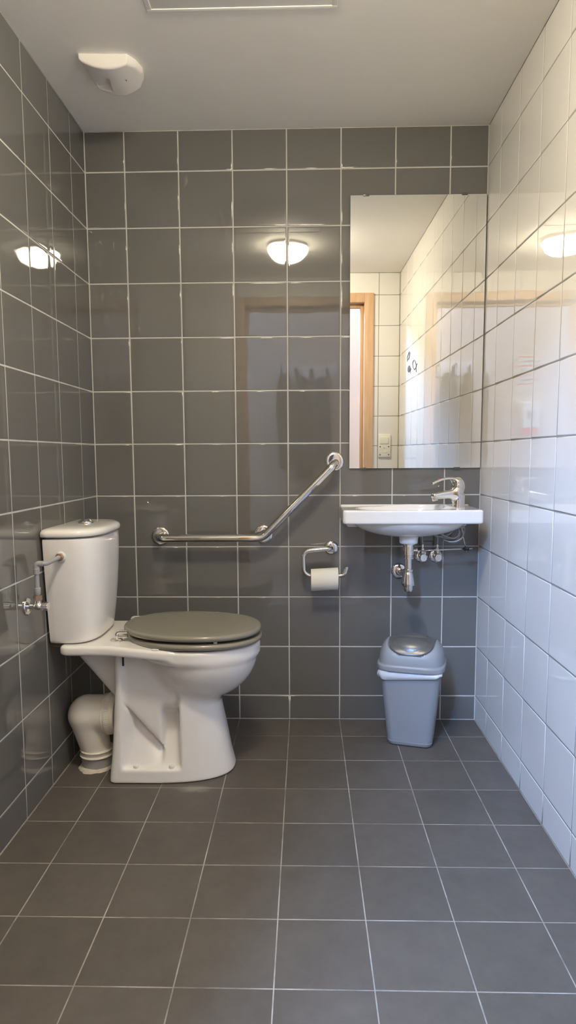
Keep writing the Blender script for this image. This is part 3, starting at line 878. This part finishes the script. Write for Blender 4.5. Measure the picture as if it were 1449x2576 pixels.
add('outlet_rosette', *lathe([(.0315, .0005), (.0315, .003), (.030, .0065), (.026, .0095), (.019, .0105), (.0145, .0108)], (1.178, 0, .602), (0, -1, 0), 48), M['chrome'], bt, auto=35)

# two angle valves with hoses
def angle_valve(x, z, label):
    t = thing('angle_valve', (x, 0, z), label, 'valve', 'angle valves under the washbasin')
    add('rosette', *lathe([(.0265, .0005), (.0265, .003), (.0255, .0065), (.022, .009), (.014, .0105), (.0095, .0108)], (x, 0, z), (0, -1, 0)), M['chrome'], t, auto=35)
    def f(X, Y, Z):
        a = smax(np.sqrt((X - x)**2 + (Z - z)**2) - .0085, smax(Y + .006, -.052 - Y, .002), .002)
        b = smax(np.sqrt((X - x)**2 + (Y + .036)**2) - .0072, smax(z - Z, Z - (z + .024), .002), .002)
        return smin(a, b, .004)
    sdf('valve_body', f, (x - .014, -.058, z - .014), (x + .014, -.002, z + .03), .0014, M['chrome'], t)
    kn = []
    for yy, r in ((-.044, .010), (-.0455, .0135), (-.062, .0140), (-.064, .0125)):
        kn.append([(x + r * (1 - .07 * (k % 8 == 0)) * math.cos(2 * PI * k / 32), yy, z + r * 1.12 * (1 - .07 * (k % 8 == 0)) * math.sin(2 * PI * k / 32)) for k in range(32)])
    add('knob', *loft(kn), M['chrome'], t, auto=30)
    add('hose_nut', *lathe([(.0072, z + .022), (.0085, z + .023), (.0085, z + .034), (.0055, z + .036), (.0055, z + .048), (.004, z + .049)], (x, -.036, 0), seg=12), M['chrome'], t, auto=30)
VX1, VX2, VZ = 1.262, 1.318, .662
angle_valve(VX1, VZ, 'left chrome angle valve beside the bottle trap')
angle_valve(VX2, VZ, 'right chrome angle valve, nearer the white wall')

def catmull(P, n=10):
    P = [np.array(p, float) for p in P]; P = [2 * P[0] - P[1]] + P + [2 * P[-1] - P[-2]]; out = []
    for i in range(1, len(P) - 2):
        for k in range(n):
            t = k / n; a, b, c, d = P[i - 1:i + 3]
            out.append(.5 * ((2 * b) + (c - a) * t + (2 * a - 5 * b + 4 * c - d) * t * t + (3 * b - a - 3 * c + d) * t**3))
    out.append(P[-2]); return out
hz = VZ + .046
hose_a = [(VX1, -.036, hz), (VX1 - .002, -.036, hz + .03), (VX1 + .004, -.046, .768), (VX1 + .03, -.06, .755), (VX1 + .065, -.07, .742), (VX1 + .10, -.075, .738), (VX1 + .128, -.078, .752),
          (VX1 + .130, -.08, .776), (VX1 + .11, -.085, .772), (VX1 + .085, -.09, .754), (VX1 + .05, -.09, .748), (VX1 + .025, -.085, .756), (VX1 + .045, -.095, .762), (VX1 + .075, -.10, .748),
          (VX1 + .105, -.105, .742), (VX1 + .122, -.108, .765), (TX - .004, TY, .808)]
hose_b = [(VX2, -.036, hz), (VX2 + .001, -.036, hz + .025), (VX2 - .004, -.045, .752), (VX2 + .02, -.06, .732), (VX2 + .045, -.07, .722), (VX2 + .07, -.08, .729), (VX2 + .086, -.088, .752),
          (VX2 + .088, -.09, .778), (VX2 + .075, -.095, .775), (VX2 + .066, -.10, .745), (VX2 + .042, -.105, .728), (VX2 + .012, -.10, .736), (VX2 + .03, -.11, .730), (VX2 + .058, -.115, .734),
          (VX2 + .078, -.118, .758), (TX + .008, TY, .808)]
tag(add('flexible_hose', *tube(catmull(hose_a), .0034, 12), M['hose'], loc=(VX1, -.036, hz)), 'thin grey looped hose rising from the left angle valve to the tap', 'hose', 'hoses under the washbasin')
tag(add('flexible_hose', *tube(catmull(hose_b), .0034, 12), M['hose'], loc=(VX2, -.036, hz)), 'thin grey looped hose rising from the right angle valve to the tap', 'hose', 'hoses under the washbasin')

lk = thing('waste_linkage', (1.37, -.115, .70), 'thin chrome waste linkage rod with dark clamp under the washbasin', 'linkage')
add('cross_rod', *tube([(bxx + .032, -.132, .6985), (1.30, -.128, .7015), (1.430, -.122, .7060)], .0022, 12), M['chrome'], lk)
add('drop_rod', *tube([(TX + .020, TY + .030, .80), (1.398, -.112, .745), (1.4085, -.1215, .695)], .0018, 12), M['chrome'], lk)
add('clamp', *join(rbox(1.399, 1.417, -.1285, -.1165, .698, .712, .002), lathe([(.0045, 0), (.0045, .005), (.003, .006)], (1.409, -.128, .706), (0, -1, 0), 16)), M['black'], lk, auto=40)['label'] = 'black clamp'

# ------------------------------------------------------------------ bin
bc = np.array([1.203, -.190]); br = -.27
R2 = np.array([[math.cos(br), -math.sin(br)], [math.sin(br), math.cos(br)]])
def bl(V):
    V = np.array(V, float).reshape(-1, 3); V[:, :2] = V[:, :2] @ R2.T + bc; return V
wb = thing('waste_bin', (bc[0], bc[1], 0), 'silver grey plastic swing-lid waste bin on the floor below washbasin', 'bin')
L = []
RIMZ = .288
for z, ins in ((0.0005, .010), (.002, .003), (.006, .001), (.016, 0), (.0165, .0012), (.05, 0), (.12, 0), (.2, 0), (RIMZ + .006, 0)):
    f = z / RIMZ
    hw, hd = .080 + .027 * f - ins, .066 + .021 * f - ins
    L.append(bl([(x, y, z) for x, y in rrect(hw, hd, .026 - ins * .5, 8)]))
add('bin_body', *loft(L), M['bin'], wb, auto=50)
LA, LB, LH = .117, .096, .102
def flap_x(v): return .080 * np.maximum(1 - np.abs(v)**4.5, 0)**(1 / 2.6) + .0012
def lid_f(x, y, z):
    q = (np.abs(x) / LA)**5.5 + (np.abs(y) / LB)**2.4 + (np.clip(z - RIMZ, 0, 1) / LH)**2.5
    d = (q**(1 / 2.9) - 1) * .09
    d = d + .0065 / (1 + np.exp(-np.clip((flap_x(y / .0865) + .0025 - np.abs(x)) / .0012, -60, 60))) * (z > RIMZ + .02) * (np.abs(y) < .0845)
    rr = (((np.abs(x) / (LA + .004))**5 + (np.abs(y) / (LB + .004))**4)**(1 / 4.5) - 1) * .1
    rim = smax(rr, smax(RIMZ - .004 - z, z - (RIMZ + .016), .004), .003)
    return smin(smax(d, RIMZ - z, .002), rim, .003)
V, F = sdf_mesh(lid_f, (-.13, -.11, RIMZ - .01), (.13, .11, RIMZ + .12), .0034)
blid = add('bin_lid', bl(V), F, M['bin'], wb)
# swing flap lying over the top of the lid
def lid_z(x, y): return RIMZ + LH * np.maximum(1 - (np.abs(x) / LA)**5.5 - (np.abs(y) / LB)**2.4, .0)**(1 / 2.5)
NU, NV = 48, 72
u = np.linspace(-1, 1, NU); v = np.linspace(-1, 1, NV)
UU, VV = np.meshgrid(u, v, indexing='ij')
yy = .0840 * VV; xl_ = flap_x(VV)
xx = UU * xl_
bq = np.maximum(1 - (xx / .060)**2 - ((np.abs(yy) - .040) / .036)**2, 0)
zz = lid_z(xx, yy) - .0035 + .012 * bq**.62
top = np.stack([xx, yy, zz], -1).reshape(-1, 3); bot = top.copy(); bot[:, 2] -= .005
idx = lambda i, j: i * NV + j
Fc = []
nn = NU * NV
for i in range(NU - 1):
    for j in range(NV - 1):
        Fc.append((idx(i, j), idx(i + 1, j), idx(i + 1, j + 1), idx(i, j + 1)))
        Fc.append((nn + idx(i, j), nn + idx(i, j + 1), nn + idx(i + 1, j + 1), nn + idx(i + 1, j)))
for i in range(NU - 1):
    Fc.append((idx(i, 0), nn + idx(i, 0), nn + idx(i + 1, 0), idx(i + 1, 0))); j = NV - 1
    Fc.append((idx(i, j), idx(i + 1, j), nn + idx(i + 1, j), nn + idx(i, j)))
for j in range(NV - 1):
    Fc.append((idx(0, j), idx(0, j + 1), nn + idx(0, j + 1), nn + idx(0, j))); i = NU - 1
    Fc.append((idx(i, j), nn + idx(i, j), nn + idx(i, j + 1), idx(i, j + 1)))
add('swing_flap', bl(np.concatenate([top, bot])), Fc, M['bin_flap'], blid, auto=60)['label'] = 'dark grey swing flap with oval dimple'
# liner showing under the lid
L = []
rows = 8
NP = 240
for r in range(rows + 1):
    f = r / rows; row = []
    base = rrect(.1075 + .0075 * math.sin(f * PI * .9), .0880 + .0075 * math.sin(f * PI * .9), .026, 59)
    for k, (x, y) in enumerate(base):
        a = math.atan2(y, x)
        hem = .0165 + .008 * math.sin(2 * a + .6) + .007 * math.sin(5 * a + 1.3) + .004 * math.sin(11 * a)
        hem += .016 * math.exp(-((a + .72) / .25)**2) + .010 * math.exp(-((a + 2.3) / .35)**2) - .008 * math.exp(-((a + 1.6) / .25)**2)
        wv = f * (.0022 * math.sin(17 * a + 3 * f) + .0018 * math.sin(31 * a + 1))
        s = 1 + wv / .1
        row.append((x * s, y * s, RIMZ - .001 - f * hem))
    L.append(bl(row))
ln = add('bin_liner', *loft(L, False, False), M['liner'], loc=(bc[0], bc[1], RIMZ))
tag(ln, 'white plastic bin liner bunched out under the lid of the grey bin', 'bin liner')

# ------------------------------------------------------------------ sensor on the ceiling
sn = thing('motion_sensor', (.215, -.37, H), 'off-white plastic motion sensor on the ceiling near left wall', 'sensor')
foot = [(.142, -.478), (.286, -.472), (.306, -.44), (.316, -.40), (.312, -.365), (.298, -.338), (.25, -.322), (.20, -.326), (.160, -.345)]
def sens_dep(x): return .043 - 3.3 * (x - .225)**2
def sens_f(x, y, z):
    d2 = s_poly(x, y, foot)
    dep = H - z
    d = smax(d2 + .12 * np.maximum(dep - .012, 0), (dep - sens_dep(x) - .05 * (y + .40)) * .95, .007)
    d = smax(d, (-.482 + .22 * dep - y) * .97, .004)
    u, v, q = x - .190, y + .386, dep - .046
    ru, rv = np.abs(u + .12 * v) - .022, np.abs(v) - .033
    rec = smax(smax(ru, rv, .003), -(dep - .030 + .25 * v + .10 * u), .003)
    d = smax(d, -rec, .0025)
    return smax(d, z - (H + .0008), .001)
sdf('sensor_body', sens_f, (.13, -.49, H - .06), (.33, -.31, H + .006), .0024, M['sensor'], sn)
add('indicator', *lathe([(.0055, -.0006), (.0055, .004)], (.262, -.402, H - sens_dep(.262) + .001), seg=20), M['sensor_dot'], sn, auto=40)['label'] = 'small grey indicator lens'

# ------------------------------------------------------------------ light switch with socket on the front wall
sx0, sx1, sz0, sz1 = 1.346, 1.432, 1.019, 1.176
so = thing('switch_socket', ((sx0 + sx1) / 2, LY, (sz0 + sz1) / 2), 'ivory light switch and socket plate right of the door frame', 'switch')
add('plate', *rbox(sx0, sx1, LY + .0005, LY + .011, sz0, sz1, .004), M['socket'], so, auto=40)
cxs = (sx0 + sx1) / 2
add('rocker', *rbox(cxs - .027, cxs + .027, LY + .008, LY + .0145, sz1 - .066, sz1 - .018, .002), M['socket'], so, auto=40)
sk_ = add('socket_face', *lathe([(.0215, .0095), (.0215, .0125), (.019, .0125), (.0185, .006), (0, .006)], (cxs, LY, sz0 + .052), (0, 1, 0), 40), M['socket'], so, auto=40)
for dx, dz_ in ((-.0095, -.003), (.0095, -.003)):
    add('pin_hole', *lathe([(.0028, .0055), (.0028, .0064)], (cxs + dx, LY, sz0 + .052 + dz_), (0, 1, 0), 14), M['socket_hole'], sk_, smooth=False)
add('earth_pin', *lathe([(.0026, .005), (.0026, .014), (.001, .0155)], (cxs, LY, sz0 + .063), (0, 1, 0), 14), M['steel'], sk_, auto=40)
for dx, dz_ in ((-.029, .072), (.029, .072), (-.029, .018), (.029, .018)):
    add('screw', *lathe([(.0045, .0108), (.0045, .0122), (.003, .0125)], (cxs + dx, LY, sz0 + dz_), (0, 1, 0), 14), M['socket_hole'], so, auto=40)['label'] = 'dark grey screw'

# three dark vinyl marks on the white side wall
def sticker(outline, tailp, solid, label):
    x = W - .0007; parts = []
    if solid:
        n = len(outline); V = [(xx, y, z) for xx in (W - .0001, x - .0012) for y, z in outline]
        F = [tuple(range(n)), tuple(range(2 * n - 1, n - 1, -1))] + [(k, n + k, n + (k + 1) % n, (k + 1) % n) for k in range(n)]
        parts.append((np.array(V), F))
    else:
        parts.append(tube(catmull([(x, y, z) for y, z in outline], 5), .0026, 8))
    parts.append(tube(catmull([(x, y, z) for y, z in tailp], 5), .0022, 8))
    o = add('wall_sticker', *join(*parts), M['sticker'], loc=(x, *np.mean(outline, 0)), auto=40)
    tag(o, label, 'sticker', 'dark stickers on the white wall')
sticker([(-1.719, 1.645), (-1.706, 1.65), (-1.686, 1.659), (-1.675, 1.664), (-1.653, 1.668), (-1.635, 1.66), (-1.642, 1.648), (-1.653, 1.636), (-1.672, 1.629), (-1.716, 1.629)],
        [(-1.721, 1.647), (-1.719, 1.637), (-1.717, 1.618)], False, 'slim dark leaf-shaped outline sticker, highest of three on the white wall')
sticker([(-1.609, 1.56), (-1.613, 1.555), (-1.619, 1.551), (-1.629, 1.547), (-1.64, 1.545), (-1.652, 1.544), (-1.664, 1.545), (-1.677, 1.547), (-1.688, 1.551), (-1.696, 1.555), (-1.702, 1.56), (-1.705, 1.566),
         (-1.705, 1.571), (-1.701, 1.576), (-1.695, 1.581), (-1.685, 1.584), (-1.674, 1.586), (-1.662, 1.587), (-1.649, 1.586), (-1.637, 1.584), (-1.626, 1.58), (-1.618, 1.576), (-1.612, 1.571), (-1.609, 1.565)],
        [(-1.584, 1.56), (-1.603, 1.552), (-1.602, 1.547), (-1.594, 1.53)], True, 'solid dark oval sticker on the white wall')
sticker([(-1.387, 1.563), (-1.408, 1.558), (-1.421, 1.561), (-1.435, 1.574), (-1.45, 1.586), (-1.481, 1.596), (-1.516, 1.592), (-1.528, 1.581), (-1.513, 1.559), (-1.49, 1.546), (-1.468, 1.54), (-1.443, 1.542), (-1.417, 1.546), (-1.406, 1.552), (-1.408, 1.558)],
        [(-1.417, 1.546), (-1.409, 1.532), (-1.408, 1.519)], False, 'round dark outline sticker with a short tail on the white wall')

# ------------------------------------------------------------------ hall: coat rack, coats, notices, dispenser (seen as reflections)
rk = thing('coat_rack', (.87, HY0, 1.80), 'white board coat rack with dark double hooks on the hall wall', 'coat rack')
add('board', *rbox(.54, 1.2, HY0 + .0005, HY0 + .02, 1.735, 1.865, .004), M['board'], rk, auto=40)
hooks = [.60, .74, .88, 1.02, 1.15]
for hx in hooks:
    hk = join(tube(fillet([(hx, HY0 + .018, 1.82), (hx, HY0 + .075, 1.80), (hx, HY0 + .085, 1.845)], .015), .006, 10),
              tube(fillet([(hx, HY0 + .018, 1.79), (hx, HY0 + .05, 1.755), (hx, HY0 + .06, 1.785)], .012), .0055, 10),
              rbox(hx - .012, hx + .012, HY0 + .019, HY0 + .024, 1.76, 1.84, .002))
    add('hook', *hk, M['bolt'], rk, auto=40)
def coat(x, m, w, zb, label, seed):
    rg = np.random.RandomState(seed); L = []
    ph = rg.rand(4) * 6
    for z, hw, hd in ((1.765, .012, .012), (1.745, .05, .03), (1.71, w * .62, .055), (1.66, w * .86, .075), (1.55, w * .95, .085), (1.3, w * .92, .09), (1.0, w * 1.0, .095), (zb, w * 1.04, .09), (zb - .006, w * .98, .08)):
        row = []
        for k in range(64):
            a = 2 * PI * k / 64; f = np.clip((1.74 - z) / .4, 0, 1)
            rr = 1 + f * (.10 * math.sin(5 * a + ph[0]) + .06 * math.sin(9 * a + ph[1] + z * 2))
            row.append((x + hw * rr * math.cos(a), HY0 + .115 + hd * rr * math.sin(a) * .85, z))
        L.append(row)
    o = add('coat', *loft(L), m, loc=(x, HY0 + .11, 1.765))
    tag(o, label, 'coat', 'coats on the hall rack')
coat(.625, M['coat_b'], .068, .95, 'brown coat hanging at the end of the hall coat rack', 1)
coat(.79, M['coat_a'], .070, .85, 'charcoal coat hanging beside the brown coat on the rack', 2)
coat(.96, M['coat_c'], .068, 1.05, 'short navy coat hanging on the hall coat rack', 3)
nt_ = thing('notice', (.17, HY0, 1.8), 'white printed notice with red lines on the hall wall', 'notice')
add('sheet', *box(.06, .28, HY0 + .0005, HY0 + .002, 1.62, 1.93), M['sheet'], nt_, smooth=False)
for k, z in enumerate((1.90, 1.82, 1.74, 1.66)):
    add('printed_rule', *box(.08, .26, HY0 + .002, HY0 + .0026, z, z + .012), M['red'], nt_, smooth=False)['label'] = 'red printed line'
for k, z in enumerate((1.86, 1.78, 1.70)):
    add('printed_rule', *box(.09, .22 + .01 * k, HY0 + .002, HY0 + .0026, z, z + .014), M['grey_ink'], nt_, smooth=False)['label'] = 'grey printed line'
dp = thing('soap_dispenser', (.17, HY0, 1.37), 'white wall dispenser with red base below the hall notice', 'dispenser')
add('housing', *rbox(.09, .25, HY0 + .0005, HY0 + .11, 1.26, 1.50, .015), M['board'], dp, auto=40)
add('window', *rbox(.14, .20, HY0 + .108, HY0 + .113, 1.34, 1.42, .002), M['grey_ink'], dp, auto=40)
add('base', *rbox(.10, .24, HY0 + .0005, HY0 + .10, 1.20, 1.262, .01), M['red'], dp, auto=40)

# ------------------------------------------------------------------ camera
cam = bpy.data.cameras.new('camera'); co = bpy.data.objects.new('camera', cam); C.objects.link(co)
co.location = (.8135, -2.5794, 1.0515)
pitch, yaw, roll = -.10693, -.02548, -.00553
cp, sp_ = math.cos(pitch), math.sin(pitch); cyw, syw = math.cos(yaw), math.sin(yaw); cr, sr = math.cos(roll), math.sin(roll)
fw = Vector((syw * cp, cyw * cp, sp_)); rt = Vector((cyw, -syw, 0)); up = rt.cross(fw)
rt2 = rt * cr + up * sr; up2 = up * cr - rt * sr
from mathutils import Matrix
co.rotation_euler = Matrix((rt2, up2, -fw)).transposed().to_euler()
cam.sensor_fit = 'VERTICAL'; cam.sensor_height = 36.0
cam.lens = 1677.56 * 36.0 / 2576
cam.shift_x = -(725.81 - 724.5) / 2576
cam.shift_y = (1325.82 - 1288) / 2576
cam.clip_start = .02
scene.camera = co

# ------------------------------------------------------------------ world and colour
w = bpy.data.worlds.new('world'); scene.world = w; w.use_nodes = True
w.node_tree.nodes['Background'].inputs[0].default_value = (.6, .75, 1, 1)
w.node_tree.nodes['Background'].inputs[1].default_value = .0
vs = scene.view_settings
vs.view_transform = 'Standard'; vs.look = 'None'; vs.gamma = 1; vs.use_curve_mapping = False
vs.exposure = 0.64
cy = scene.cycles
cy.max_bounces = 14; cy.diffuse_bounces = 7; cy.glossy_bounces = 8; cy.sample_clamp_indirect = 6; cy.blur_glossy = .4
cy.use_denoising = True
